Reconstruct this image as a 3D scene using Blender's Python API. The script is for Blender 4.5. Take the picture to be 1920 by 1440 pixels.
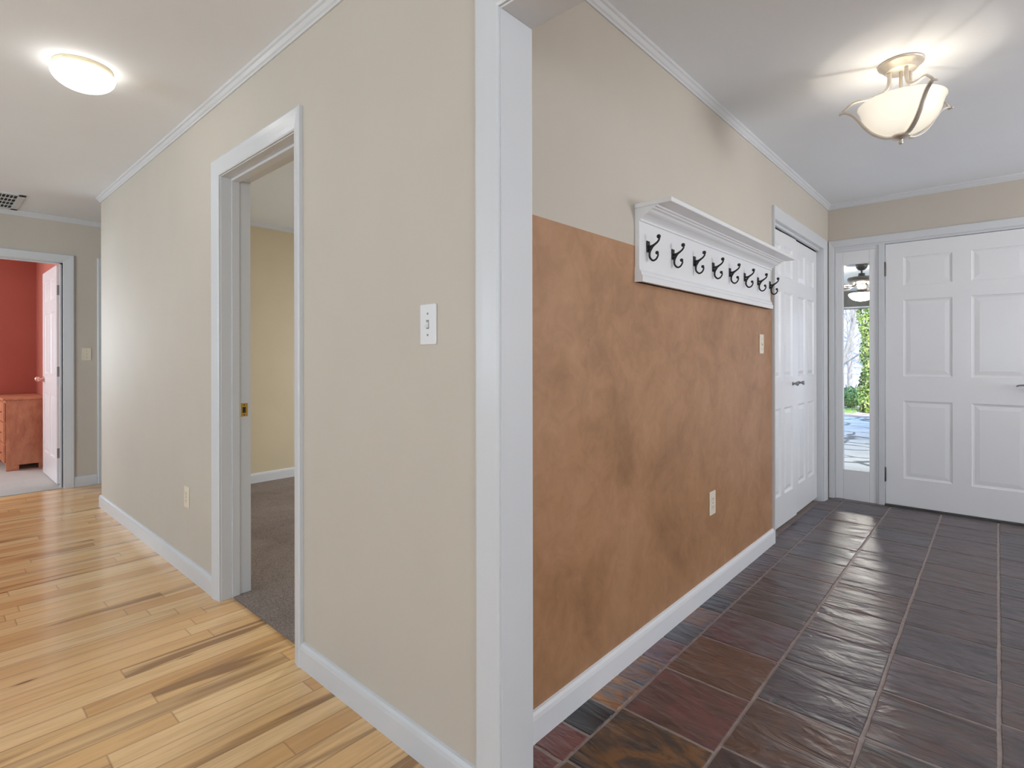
import bpy, bmesh, math, random
from mathutils import Vector, Matrix
random.seed(7)
PI = math.pi
S = bpy.context.scene
for o in list(bpy.data.objects): bpy.data.objects.remove(o)
COL = S.collection

# ------------------------------------------------------------------ camera
cam_d = bpy.data.cameras.new('camera'); cam = bpy.data.objects.new('camera', cam_d); COL.objects.link(cam)
cam_d.sensor_width = 36.0; cam_d.sensor_fit = 'HORIZONTAL'
cam_d.lens = 36.0 * 1010.14 / 1920.0
cam_d.shift_y = -(720 - 670.6) / 1920.0
cam_d.clip_start = 0.02; cam_d.clip_end = 200
cam.matrix_world = (Matrix.Translation((0, 0, 1.15)) @ Matrix.Rotation(0.7335, 4, 'Z')
                    @ Matrix.Rotation(PI / 2, 4, 'X') @ Matrix.Rotation(math.radians(-0.1), 4, 'Z'))
S.camera = cam
# ------------------------------------------------------------------ view and exposure
S.view_settings.view_transform = 'Standard'; S.view_settings.look = 'None'
S.view_settings.gamma = 1.0; S.view_settings.use_curve_mapping = False
S.view_settings.exposure = 0.13
# ------------------------------------------------------------------ world (bright hazy winter sky)
W = bpy.data.worlds.new('world'); S.world = W; W.use_nodes = True
wn = W.node_tree.nodes; wl = W.node_tree.links; wn.clear()
wo = wn.new('ShaderNodeOutputWorld'); wb = wn.new('ShaderNodeBackground'); tc = wn.new('ShaderNodeTexCoord')
sx = wn.new('ShaderNodeSeparateXYZ'); cr = wn.new('ShaderNodeValToRGB')
cr.color_ramp.elements[0].position = 0.0; cr.color_ramp.elements[0].color = (0.92, 0.94, 1.0, 1)
cr.color_ramp.elements[1].position = 0.8; cr.color_ramp.elements[1].color = (0.35, 0.55, 0.95, 1)
wl.new(tc.outputs['Generated'], sx.inputs[0]); wl.new(sx.outputs['Z'], cr.inputs[0])
wl.new(cr.outputs[0], wb.inputs[0]); wb.inputs[1].default_value = 3.0
wl.new(wb.outputs[0], wo.inputs[0])
# ------------------------------------------------------------------ sun, red room daylight, fill lamps in added unseen window openings
def light(name, kind, loc, energy, color=(1, 1, 1), size=None, size_y=None, direction=None, radius=None):
    d = bpy.data.lights.new(name, kind); d.energy = energy; d.color = color
    o = bpy.data.objects.new(name, d); COL.objects.link(o); o.location = loc
    if size is not None:
        d.shape = 'RECTANGLE'; d.size = size; d.size_y = size_y or size
    if radius is not None: d.shadow_soft_size = radius
    if direction is not None: o.rotation_euler = Vector(direction).to_track_quat('-Z', 'Y').to_euler()
    return o
sun = light('sun', 'SUN', (4, -4, 8), 7.0, (1.0, 0.95, 0.86), direction=(-0.50, 0.62, -0.60)); sun.data.angle = 0.01
FILL_COL = (0.68, 0.855, 1.0)  # cool tint of the added hall fill lamps
light('fill_lamp_back_a', 'AREA', (-3.4, -3.22, 1.45), 60, FILL_COL, 1.6, 1.4, (-0.70, 1, 1.0))  # added fill behind the camera, tilted up to brighten the ceiling
light('fill_lamp_back_b', 'AREA', (0.4, -3.22, 1.45), 26, FILL_COL, 1.6, 1.4, (-0.4, 1, 0.25))  # second added fill behind the camera, in an unseen opening
light('fill_lamp_foyer', 'AREA', (3.02, 3.4, 1.5), 60, (0.95, 0.97, 1.0), 1.8, 1.4, (-1, 0.1, 0.95))  # added fill from the unseen right side, brightens the foyer
light('fill_lamp_hall', 'AREA', (3.02, -1.2, 1.5), 36, FILL_COL, 1.8, 1.4, (-1, 0, 1.0))  # added fill from the unseen right end of the hall
light('fill_lamp_tan_room', 'AREA', (-3.4, 4.52, 1.5), 70, (0.88, 0.94, 1.0), 1.2, 1.2, (0, -1, -1.2))  # added fill, aimed down so the tan room ceiling stays dim
light('daylight_red_room_window', 'AREA', (-8.32, -0.85, 1.40), 56, (0.86, 0.95, 1.0), 0.75, 1.05, (1, 0.25, 0.0))

# ================================================================== helpers
def srgb(r, g, b):
    f = lambda c: (c / 255 / 12.92) if c / 255 <= 0.04045 else ((c / 255 + 0.055) / 1.055) ** 2.4
    return (f(r), f(g), f(b), 1.0)
class NT:
    def __init__(s, name):
        s.m = bpy.data.materials.new(name); s.m.use_nodes = True
        s.n = s.m.node_tree.nodes; s.l = s.m.node_tree.links
        s.b = s.n['Principled BSDF']
    def new(s, t, **k):
        n = s.n.new(t)
        for a, v in k.items(): setattr(n, a, v)
        return n
    def put(s, a, inp):
        if hasattr(a, 'default_value') or hasattr(a, 'is_linked'): s.l.new(a, inp)
        else: inp.default_value = a
    def math(s, op, a, b=None, c=None):
        n = s.new('ShaderNodeMath', operation=op); s.put(a, n.inputs[0])
        if b is not None: s.put(b, n.inputs[1])
        if c is not None: s.put(c, n.inputs[2])
        return n.outputs[0]
    def mix(s, fac, a, b, mode='MIX'):
        n = s.new('ShaderNodeMix', data_type='RGBA', blend_type=mode)
        s.put(fac, n.inputs[0]); s.put(a, n.inputs[6]); s.put(b, n.inputs[7]); return n.outputs[2]
    def pos(s): return s.new('ShaderNodeNewGeometry').outputs['Position']
    def noise(s, vec, scale, detail=3, rough=0.5, scl=None, dist=0.0):
        if scl is not None:
            mp = s.new('ShaderNodeMapping'); s.l.new(vec, mp.inputs[0]); mp.inputs['Scale'].default_value = scl; vec = mp.outputs[0]
        n = s.new('ShaderNodeTexNoise'); s.l.new(vec, n.inputs['Vector'])
        n.inputs['Scale'].default_value = scale; n.inputs['Detail'].default_value = detail
        n.inputs['Roughness'].default_value = rough; n.inputs['Distortion'].default_value = dist
        return n.outputs[0]
    def ramp(s, fac, stops):
        n = s.new('ShaderNodeValToRGB'); e = n.color_ramp.elements
        e[0].position, e[0].color = stops[0]; e[1].position, e[1].color = stops[-1]
        for p, c in stops[1:-1]: q = e.new(p); q.color = c
        s.l.new(fac, n.inputs[0]); return n.outputs[0]
    def bump(s, h, strength=0.2, dist=0.002):
        n = s.new('ShaderNodeBump'); n.inputs['Strength'].default_value = strength
        n.inputs['Distance'].default_value = dist; s.l.new(h, n.inputs['Height'])
        s.l.new(n.outputs[0], s.b.inputs['Normal'])
    def set(s, col=None, rough=None, metal=None, spec=None):
        if col is not None: s.put(col, s.b.inputs['Base Color'])
        if rough is not None: s.put(rough, s.b.inputs['Roughness'])
        if metal is not None: s.b.inputs['Metallic'].default_value = metal
        if spec is not None: s.b.inputs['Specular IOR Level'].default_value = spec
g4 = lambda v: (v, v, v, 1)
def paint(name, col, rough=0.5, var=0.05, bump=0.08):
    t = NT(name); p = t.pos()
    n = t.noise(p, 2.2, 3, 0.6)
    dark = tuple(c * (1 - var) for c in col[:3]) + (1,); lite = tuple(min(1, c * (1 + var)) for c in col[:3]) + (1,)
    t.set(t.ramp(n, [(0.3, dark), (0.7, lite)]), rough)
    t.b.inputs['Specular IOR Level'].default_value = 0.3
    t.bump(t.noise(p, 260, 2, 0.5), bump, 0.001)
    return t.m
def plain(name, col, rough=0.5, metal=0.0, var=0.06, scale=30):
    t = NT(name); p = t.pos(); n = t.noise(p, scale, 3)
    dark = tuple(c * (1 - var) for c in col[:3]) + (1,)
    t.set(t.ramp(n, [(0.3, dark), (0.7, tuple(col[:3]) + (1,))]), rough, metal)
    return t.m
def emis(name, col, strength, rough=0.4, base=None, fall=0.35):
    t = NT(name); t.set(base or col, rough)
    lw = t.new('ShaderNodeLayerWeight'); lw.inputs[0].default_value = 0.35
    f = t.math('SUBTRACT', 1.0, t.math('MULTIPLY', lw.outputs['Facing'], fall))
    t.put(col, t.b.inputs['Emission Color']); t.put(t.math('MULTIPLY', f, strength), t.b.inputs['Emission Strength'])
    return t.m

M = {}
M['cream'] = paint('cream_paint', (0.585, 0.530, 0.455, 1), 0.58, 0.02)
M['tan'] = paint('tan_paint', (0.63, 0.535, 0.37, 1), 0.55, 0.03)
M['red'] = paint('red_paint', (0.47, 0.150, 0.108, 1), 0.6, 0.04)
M['ceil'] = paint('ceiling_paint', (0.86, 0.89, 0.93, 1), 0.8, 0.01, 0.15)
M['trim'] = paint('trim_paint', (0.66, 0.67, 0.685, 1), 0.28, 0.01, 0.02)
M['white'] = paint('door_paint', (0.82, 0.82, 0.83, 1), 0.25, 0.012, 0.04)
M['plate'] = plain('white_plastic', (0.80, 0.81, 0.83), 0.3, var=0.01)
M['almond'] = plain('almond_plastic', (0.80, 0.72, 0.58), 0.35, var=0.02)
M['dark'] = plain('dark_void', (0.02, 0.02, 0.02), 0.8)
M['iron'] = plain('black_iron', (0.035, 0.035, 0.035), 0.45, 0.6, var=0.3, scale=200)
M['bronze'] = plain('dark_bronze', (0.10, 0.09, 0.08), 0.4, 0.8)
M['nickel'] = plain('brushed_nickel', (0.70, 0.64, 0.56), 0.38, 0.7)
M['steel'] = plain('dull_steel', (0.33, 0.33, 0.33), 0.4, 0.9)
M['brass'] = plain('brass', (0.75, 0.50, 0.12), 0.3, 1.0)
M['copper'] = plain('pinkish_knob', (0.75, 0.42, 0.36), 0.25, 0.8)
M['collar'] = plain('cream_collar', (0.80, 0.70, 0.50), 0.5)
M['stucco'] = plain('outer_wall', (0.45, 0.42, 0.38), 0.9)
M['dome_glow'] = emis('lit_dome_glass', (1.0, 0.97, 0.92, 1), 7.0, fall=0.86)
M['bowl_glow'] = emis('lit_bowl_glass', (1.0, 0.92, 0.78, 1), 0.90, base=(0.45, 0.40, 0.32, 1), fall=0.70)
M['fan_glow'] = emis('lit_fan_glass', (1.0, 0.93, 0.84, 1), 185.0)

def brown_wall():
    t = NT('brown_faux_paint'); p = t.pos()
    a = t.noise(p, 2.6, 5, 0.62, dist=0.6); b = t.noise(p, 11, 5, 0.65, dist=1.0)
    c1 = t.ramp(a, [(0.32, (0.28, 0.135, 0.058, 1)), (0.5, (0.42, 0.215, 0.103, 1)), (0.68, (0.51, 0.280, 0.150, 1))])
    c2 = t.ramp(b, [(0.35, (0.31, 0.155, 0.068, 1)), (0.65, (0.50, 0.265, 0.140, 1))])
    c = t.mix(0.38, c1, c2)
    w = t.noise(p, 3.0, 4, 0.75, scl=(1, 18, 3), dist=2.5)          # fine pale scuffs
    m = t.ramp(w, [(0.665, g4(0)), (0.69, g4(1))])
    c = t.mix(t.math('MULTIPLY', m, 0.35), c, (0.62, 0.42, 0.28, 1))
    t.set(c, 0.42); t.bump(t.noise(p, 200, 2), 0.08, 0.001)
    return t.m
M['brown'] = brown_wall()

def wood_floor():
    t = NT('hickory_planks'); p = t.pos()
    sep = t.new('ShaderNodeSeparateXYZ'); t.l.new(p, sep.inputs[0]); X, Y = sep.outputs[0], sep.outputs[1]
    w = 0.0815
    u = t.math('DIVIDE', t.math('ADD', X, 20.012), w); row = t.math('FLOOR', u); fu = t.math('FRACT', u)
    wn1 = t.new('ShaderNodeTexWhiteNoise', noise_dimensions='1D'); t.l.new(row, wn1.inputs['W'])
    L = t.math('ADD', 0.62, t.math('MULTIPLY', wn1.outputs['Value'], 0.55))
    off = t.math('MULTIPLY', wn1.outputs['Value'], 37.7)
    v = t.math('ADD', t.math('DIVIDE', t.math('ADD', Y, 20.0), L), off); cell = t.math('FLOOR', v); fv = t.math('FRACT', v)
    cmb = t.new('ShaderNodeCombineXYZ'); t.l.new(row, cmb.inputs[0]); t.l.new(cell, cmb.inputs[1])
    wn2 = t.new('ShaderNodeTexWhiteNoise', noise_dimensions='2D'); t.l.new(cmb.outputs[0], wn2.inputs['Vector'])
    rnd = wn2.outputs['Value']; rc = t.new('ShaderNodeSeparateColor'); t.l.new(wn2.outputs['Color'], rc.inputs[0])
    base = t.ramp(rnd, [(0.0, (0.72, 0.390, 0.150, 1)), (0.3, (0.82, 0.485, 0.210, 1)), (0.6, (0.88, 0.550, 0.255, 1)), (1.0, (0.94, 0.640, 0.330, 1))])
    # grain, shifted per board
    cx = t.math('ADD', t.math('MULTIPLY', X, 26), t.math('MULTIPLY', rc.outputs[0], 91))
    cy = t.math('ADD', t.math('MULTIPLY', Y, 1.7), t.math('MULTIPLY', rc.outputs[1], 77))
    gv = t.new('ShaderNodeCombineXYZ'); t.l.new(cx, gv.inputs[0]); t.l.new(cy, gv.inputs[1])
    gr = t.noise(gv.outputs[0], 1.0, 5, 0.6, dist=1.2)
    c = t.mix(t.ramp(gr, [(0.36, g4(0.34)), (0.58, g4(0))]), base, (0.52, 0.275, 0.100, 1))
    fine = t.noise(gv.outputs[0], 5.0, 3, 0.6)
    c = t.mix(t.ramp(fine, [(0.35, g4(0.20)), (0.6, g4(0))]), c, (0.50, 0.28, 0.11, 1))
    # dark heartwood streaks on some boards
    hx = t.math('ADD', t.math('MULTIPLY', X, 11), t.math('MULTIPLY', rc.outputs[2], 57))
    hy = t.math('ADD', t.math('MULTIPLY', Y, 0.75), t.math('MULTIPLY', rc.outputs[0], 31))
    hv = t.new('ShaderNodeCombineXYZ'); t.l.new(hx, hv.inputs[0]); t.l.new(hy, hv.inputs[1])
    hn = t.noise(hv.outputs[0], 1.0, 3, 0.5, dist=0.8)
    hm = t.math('MULTIPLY', t.ramp(hn, [(0.52, g4(0)), (0.62, g4(1))]), t.ramp(rc.outputs[1], [(0.38, g4(0)), (0.68, g4(1))]))
    c = t.mix(t.math('MULTIPLY', hm, 0.8), c, (0.24, 0.105, 0.035, 1))
    # knots
    vo = t.new('ShaderNodeTexVoronoi'); kv = t.new('ShaderNodeCombineXYZ')
    t.l.new(t.math('MULTIPLY', X, 14), kv.inputs[0]); t.l.new(t.math('MULTIPLY', Y, 3.0), kv.inputs[1]); t.l.new(kv.outputs[0], vo.inputs['Vector'])
    vo.inputs['Scale'].default_value = 0.55
    km = t.ramp(vo.outputs['Distance'], [(0.03, g4(0.8)), (0.075, g4(0))])
    c = t.mix(km, c, (0.10, 0.045, 0.015, 1))
    # seams
    eu = t.math('MINIMUM', fu, t.math('SUBTRACT', 1.0, fu)); eu = t.math('MULTIPLY', eu, w)
    ev = t.math('MINIMUM', fv, t.math('SUBTRACT', 1.0, fv)); ev = t.math('MULTIPLY', ev, L)
    e = t.math('MINIMUM', eu, ev)
    sm = t.ramp(e, [(0.0, g4(1)), (0.0010, g4(0))])
    c = t.mix(t.math('MULTIPLY', sm, 0.5), c, (0.16, 0.07, 0.025, 1))
    t.set(c, t.math('ADD', 0.17, t.math('MULTIPLY', gr, 0.12)), spec=0.5)
    hgt = t.math('SUBTRACT', t.math('MULTIPLY', gr, 0.12), t.math('MULTIPLY', sm, 0.6))
    t.bump(hgt, 0.10, 0.002)
    t.b.inputs['Coat Weight'].default_value = 0.2; t.b.inputs['Coat Roughness'].default_value = 0.08
    return t.m
M['wood_floor'] = wood_floor()

def carpet(name, c0, c1, c2):
    t = NT(name); p = t.pos()
    a = t.noise(p, 2.2, 4, 0.6, dist=1.0); b = t.noise(p, 190, 3, 0.7)
    c = t.mix(0.55, t.ramp(a, [(0.35, c0), (0.6, c1)]), t.ramp(b, [(0.38, c0), (0.62, c2)]))
    t.set(c, 1.0, spec=0.1); t.bump(b, 0.9, 0.006)
    return t.m
M['carpet_taupe'] = carpet('taupe_carpet', (0.165, 0.125, 0.108, 1), (0.28, 0.225, 0.195, 1), (0.46, 0.39, 0.35, 1))
M['carpet_pale'] = carpet('pale_carpet', (0.45, 0.42, 0.38, 1), (0.52, 0.49, 0.45, 1), (0.70, 0.67, 0.62, 1))

def slate():
    t = NT('polished_slate'); p = t.pos()
    a1 = t.new('ShaderNodeAttribute', attribute_name='tile_a'); a2 = t.new('ShaderNodeAttribute', attribute_name='tile_b')
    rn = t.new('ShaderNodeAttribute', attribute_name='tile_r')
    vm = t.new('ShaderNodeVectorMath', operation='ADD'); sc = t.new('ShaderNodeVectorMath', operation='SCALE')
    t.l.new(rn.outputs['Vector'], sc.inputs[0]); sc.inputs['Scale'].default_value = 20.0
    t.l.new(p, vm.inputs[0]); t.l.new(sc.outputs[0], vm.inputs[1]); q = vm.outputs[0]
    big = t.noise(q, 5.5, 6, 0.62, dist=1.6, scl=(1, 1.6, 1))
    c = t.mix(t.ramp(big, [(0.42, g4(0)), (0.58, g4(1))]), a1.outputs['Color'], a2.outputs['Color'])
    veins = t.noise(q, 14, 6, 0.7, dist=2.2, scl=(0.45, 1.5, 1))
    c = t.mix(t.ramp(veins, [(0.36, g4(0.55)), (0.50, g4(0))]), c, (0.035, 0.028, 0.030, 1))
    c = t.mix(t.ramp(veins, [(0.60, g4(0)), (0.74, g4(0.35))]), c, (0.30, 0.23, 0.19, 1))
    t.set(c, t.math('ADD', 0.24, t.math('MULTIPLY', veins, 0.18)), spec=0.7)
    cl = t.noise(q, 4.5, 4, 0.5, dist=0.9, scl=(0.7, 2.2, 1)); st = t.noise(q, 34, 4, 0.6, scl=(0.6, 1.8, 1))
    # layered, ripply cleft surface
    tt = t.math('MULTIPLY', cl, 7.0); lay = t.math('DIVIDE', t.math('ADD', t.math('FLOOR', tt), t.math('POWER', t.math('FRACT', tt), 4.0)), 7.0)
    hh = t.math('ADD', t.math('ADD', t.math('MULTIPLY', lay, 0.40), t.math('MULTIPLY', cl, 0.60)), t.math('MULTIPLY', st, 0.03))
    t.bump(hh, 0.85, 0.030)
    t.b.inputs['Coat Weight'].default_value = 0.0; t.b.inputs['Coat Roughness'].default_value = 0.2
    return t.m
M['slate'] = slate()
M['grout'] = plain('pinkish_grout', (0.40, 0.33, 0.30), 0.6, var=0.25, scale=40)

def oak(name, c0, c1, scl=(3, 3, 1.0), rough=0.35):
    t = NT(name); p = t.pos(); n = t.noise(p, 3.2, 5, 0.6, scl=scl, dist=0.7); f = t.noise(p, 40, 3, 0.6, scl=(4, 4, 0.4))
    c = t.mix(0.3, t.ramp(n, [(0.35, c0), (0.65, c1)]), t.ramp(f, [(0.35, c0), (0.65, c1)])); t.set(c, rough); return t.m
M['cherry'] = oak('cherry_wood', (0.44, 0.155, 0.080, 1), (0.68, 0.33, 0.175, 1))
M['fan_wood'] = oak('fan_blade_wood', (0.10, 0.06, 0.035, 1), (0.18, 0.11, 0.06, 1))
M['bark'] = oak('pale_bark', (0.20, 0.19, 0.19, 1), (0.40, 0.39, 0.38, 1), (6, 6, 1), 0.9)
M['porch'] = oak('porch_beam_paint', (0.16, 0.14, 0.11, 1), (0.22, 0.20, 0.16, 1), rough=0.7)
M['porch_white'] = plain('porch_ceiling_paint', (0.84, 0.85, 0.80), 0.7)
def leaf(name, a, b):
    t = NT(name); p = t.pos(); n = t.noise(p, 9, 3, 0.6); t.set(t.ramp(n, [(0.35, a), (0.65, b)]), 0.5); return t.m
M['ivy'] = leaf('ivy_leaves', (0.10, 0.21, 0.02, 1), (0.46, 0.52, 0.14, 1))
M['bush'] = leaf('bush_leaves', (0.05, 0.16, 0.03, 1), (0.30, 0.48, 0.12, 1))
M['grass'] = leaf('grass', (0.10, 0.26, 0.03, 1), (0.30, 0.50, 0.10, 1))
def ground():
    t = NT('leaf_litter_ground'); p = t.pos(); n = t.noise(p, 3.0, 6, 0.7); t.set(t.ramp(n, [(0.35, (0.30, 0.22, 0.18, 1)), (0.65, (0.58, 0.48, 0.44, 1))]), 0.95)
    t.bump(n, 0.6, 0.05); return t.m
M['ground'] = ground()
M['hill'] = leaf('pale_leaf_litter', (0.24, 0.225, 0.24, 1), (0.48, 0.455, 0.48, 1))
def flag():
    t = NT('flagstone'); p = t.pos()
    wv = t.noise(p, 1.6, 3, 0.5); ad = t.new('ShaderNodeVectorMath', operation='ADD'); sc = t.new('ShaderNodeVectorMath', operation='SCALE')
    nn = t.new('ShaderNodeTexNoise'); t.l.new(p, nn.inputs['Vector']); nn.inputs['Scale'].default_value = 2.0
    t.l.new(nn.outputs['Color'], sc.inputs[0]); sc.inputs['Scale'].default_value = 0.35; t.l.new(p, ad.inputs[0]); t.l.new(sc.outputs[0], ad.inputs[1])
    v = t.new('ShaderNodeTexVoronoi', feature='DISTANCE_TO_EDGE'); t.l.new(ad.outputs[0], v.inputs['Vector']); v.inputs['Scale'].default_value = 1.7
    v2 = t.new('ShaderNodeTexVoronoi'); t.l.new(ad.outputs[0], v2.inputs['Vector']); v2.inputs['Scale'].default_value = 1.7
    c = t.mix(0.35, t.ramp(wv, [(0.3, (0.46, 0.49, 0.53, 1)), (0.7, (0.62, 0.64, 0.67, 1))]), t.ramp(v2.outputs['Distance'], [(0.2, (0.35, 0.37, 0.40, 1)), (0.8, (0.62, 0.64, 0.66, 1))]))
    c = t.mix(t.ramp(v.outputs['Distance'], [(0.02, g4(1)), (0.05, g4(0))]), c, (0.07, 0.075, 0.085, 1))
    t.set(c, 0.55); t.bump(v.outputs['Distance'], 0.3, 0.02); return t.m
M['flag'] = flag()
def glass():
    t = NT('clear_pane'); t.n.remove(t.b)
    gl = t.new('ShaderNodeBsdfGlossy'); gl.inputs['Roughness'].default_value = 0.02
    tr = t.new('ShaderNodeBsdfTransparent'); tr.inputs[0].default_value = (0.95, 0.97, 0.97, 1)
    fr = t.new('ShaderNodeFresnel'); fr.inputs[0].default_value = 1.45; mx = t.new('ShaderNodeMixShader')
    t.l.new(fr.outputs[0], mx.inputs[0]); t.l.new(tr.outputs[0], mx.inputs[1]); t.l.new(gl.outputs[0], mx.inputs[2])
    t.l.new(mx.outputs[0], t.n['Material Output'].inputs[0]); return t.m
M['glass'] = glass()

class MB:
    """collects shapes in world coordinates; build() links them as ONE mesh object"""
    def __init__(s): s.v = []; s.f = []; s.m = []; s.sm = []
    def add(s, vs, fs, mi=0, smooth=False):
        k = len(s.v); s.v += [tuple(v) for v in vs]
        for f in fs: s.f.append(tuple(i + k for i in f)); s.m.append(mi); s.sm.append(smooth)
        return s
    def box(s, x0, x1, y0, y1, z0, z1, mi=0, mats=None):
        vs = [(x, y, z) for x in (x0, x1) for y in (y0, y1) for z in (z0, z1)]
        fs = [(0, 1, 3, 2), (4, 6, 7, 5), (0, 4, 5, 1), (2, 3, 7, 6), (0, 2, 6, 4), (1, 5, 7, 3)]  # -x +x -y +y -z +z
        if mats is None: s.add(vs, fs, mi)
        else:
            k = len(s.v); s.v += vs
            for f, m in zip(fs, mats): s.f.append(tuple(i + k for i in f)); s.m.append(m); s.sm.append(False)
        return s
    def lathe(s, c, prof, seg=32, mi=0, axis='z', smooth=True):
        vs = []; n = len(prof)
        for r, h in prof:
            for k in range(seg):
                a = 2 * PI * k / seg; p = (r * math.cos(a), r * math.sin(a), h)
                if axis == 'x': p = (h, p[0], p[1])
                if axis == 'y': p = (p[0], h, p[1])
                vs.append((c[0] + p[0], c[1] + p[1], c[2] + p[2]))
        fs = [(i * seg + k, i * seg + (k + 1) % seg, (i + 1) * seg + (k + 1) % seg, (i + 1) * seg + k) for i in range(n - 1) for k in range(seg)]
        s.add(vs, fs, mi, smooth)
        if prof[0][0] > 1e-4: s.add([], [tuple(-len(vs) + k for k in range(seg))], mi)
        if prof[-1][0] > 1e-4: s.add([], [tuple(-seg + k for k in range(seg))], mi)
        return s
    def tube(s, pts, rad, seg=10, mi=0, flat=1.0, caps=True):
        pts = [Vector(p) for p in pts]; n = len(pts)
        if not isinstance(rad, (list, tuple)): rad = [rad] * n
        vs = []; prev = None
        for i, p in enumerate(pts):
            d = (pts[min(i + 1, n - 1)] - pts[max(i - 1, 0)]).normalized()
            if prev is None:
                up = Vector((0, 0, 1)) if abs(d.z) < 0.9 else Vector((1, 0, 0)); a = d.cross(up).normalized()
            else: a = (prev - d * prev.dot(d)).normalized()
            prev = a; b = d.cross(a)
            for k in range(seg):
                t = 2 * PI * k / seg; vs.append(p + a * math.cos(t) * rad[i] + b * math.sin(t) * rad[i] * flat)
        fs = [(i * seg + k, i * seg + (k + 1) % seg, (i + 1) * seg + (k + 1) % seg, (i + 1) * seg + k) for i in range(n - 1) for k in range(seg)]
        if caps: fs += [tuple(range(seg))[::-1], tuple((n - 1) * seg + k for k in range(seg))]
        return s.add(vs, fs, mi, True)
    def sphere(s, c, r, seg=12, mi=0, sz=1.0):
        pr = [(max(1e-5, r * math.sin(PI * i / (seg // 2))), -r * sz * math.cos(PI * i / (seg // 2))) for i in range(seg // 2 + 1)]
        return s.lathe(c, pr, seg, mi)
    def sweep(s, path, prof, side=1, mi=0, z=0.0):
        """mitred sweep of prof [(offset, height)] along a 2D path; the offset points to the side (+1 left of travel)"""
        P = [Vector((p[0], p[1])) for p in path]; n = len(P); vs = []
        for i in range(n):
            d0 = (P[i] - P[i - 1]).normalized() if i > 0 else None; d1 = (P[i + 1] - P[i]).normalized() if i < n - 1 else None
            d0 = d0 or d1; d1 = d1 or d0
            n0 = Vector((-d0.y, d0.x)) * side; n1 = Vector((-d1.y, d1.x)) * side
            m = (n0 + n1); m = m / (m.length_squared / 2) if m.length > 1e-6 else n0
            for o, h in prof: q = P[i] + m * o; vs.append((q.x, q.y, z + h))
        k = len(prof)
        fs = [(i * k + j, i * k + (j + 1) % k, (i + 1) * k + (j + 1) % k, (i + 1) * k + j) for i in range(n - 1) for j in range(k)]
        fs += [tuple(range(k))[::-1], tuple((n - 1) * k + j for j in range(k))]
        return s.add(vs, fs, mi)
    def build(s, name, mats, parent=None, bevel=0, seg=2, kind=None, loc=None):
        base = Vector(parent_loc(parent)) if parent is not None else Vector(loc or (0, 0, 0))
        me = bpy.data.meshes.new(name)
        me.from_pydata([tuple(Vector(v) - base) for v in s.v], [], s.f)
        mats = mats if isinstance(mats, (list, tuple)) else [mats]
        for m in mats: me.materials.append(m)
        for p, mi, sm in zip(me.polygons, s.m, s.sm): p.material_index = mi; p.use_smooth = sm
        bm = bmesh.new(); bm.from_mesh(me); bmesh.ops.recalc_face_normals(bm, faces=bm.faces); bm.to_mesh(me); bm.free()
        o = bpy.data.objects.new(name, me); COL.objects.link(o)
        if parent is not None: o.parent = parent
        else: o.location = base
        if bevel:
            b = o.modifiers.new('bevel', 'BEVEL'); b.width = bevel; b.segments = seg; b.limit_method = 'ANGLE'; b.angle_limit = 0.7
            b.harden_normals = False
        if kind: o['kind'] = kind
        return o
def parent_loc(p):
    v = Vector(p.location)
    while p.parent is not None: p = p.parent; v += Vector(p.location)
    return v
def thing(name, loc, label=None, cat=None, group=None, kind=None, rz=0):
    o = bpy.data.objects.new(name, None); COL.objects.link(o); o.location = loc; o.rotation_euler = (0, 0, rz); o.empty_display_size = 0.1
    return tag(o, label, cat, group, kind)
def tag(o, label=None, cat=None, group=None, kind=None):
    if label: o['label'] = label
    if cat: o['category'] = cat
    if group: o['group'] = group
    if kind: o['kind'] = kind
    return o

# ================================================================== plan of the place
C = 2.395                 # ceiling
Y1 = 0.972; Y1b = 1.087   # the wall between hall and foyer
X2 = -1.037               # brown foyer wall
Y3 = 5.04                 # front door wall
X4 = -6.14                # far hall wall
XC = -5.168; XT = -5.053  # hall corner and the tan room side of it
OL, OR, OH = -0.908, 1.40, 2.013   # cased opening to foyer
DL, DR, DH = -2.73, -1.975, 2.012  # doorway to tan room
XR = 3.0; YB = -3.2
st = 'structure'
# ---- floors and ceilings
MB().box(X4 - 0.06, XR + 0.1, YB - 0.1, Y1 + 0.05, -0.1, 0).box(X4, XC, Y1 + 0.05, 3.1, -0.1, 0).build('floor', M['wood_floor'], kind=st)
MB().box(XT - 0.05, -1.7, Y1 + 0.05, 4.6, -0.1, 0.008).build('floor', M['carpet_taupe'], kind=st)
MB().box(-8.5, X4 - 0.005, -2.1, 3.0, -0.1, 0.006).build('floor', M['carpet_pale'], kind=st)
MB().box(-9.0, XR + 3.2, YB - 3.4, Y3 + 0.14, C, C + 0.12).build('ceiling', M['ceil'], kind=st)  # runs past back and right walls as an added, unseen sun-blocking eave

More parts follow.
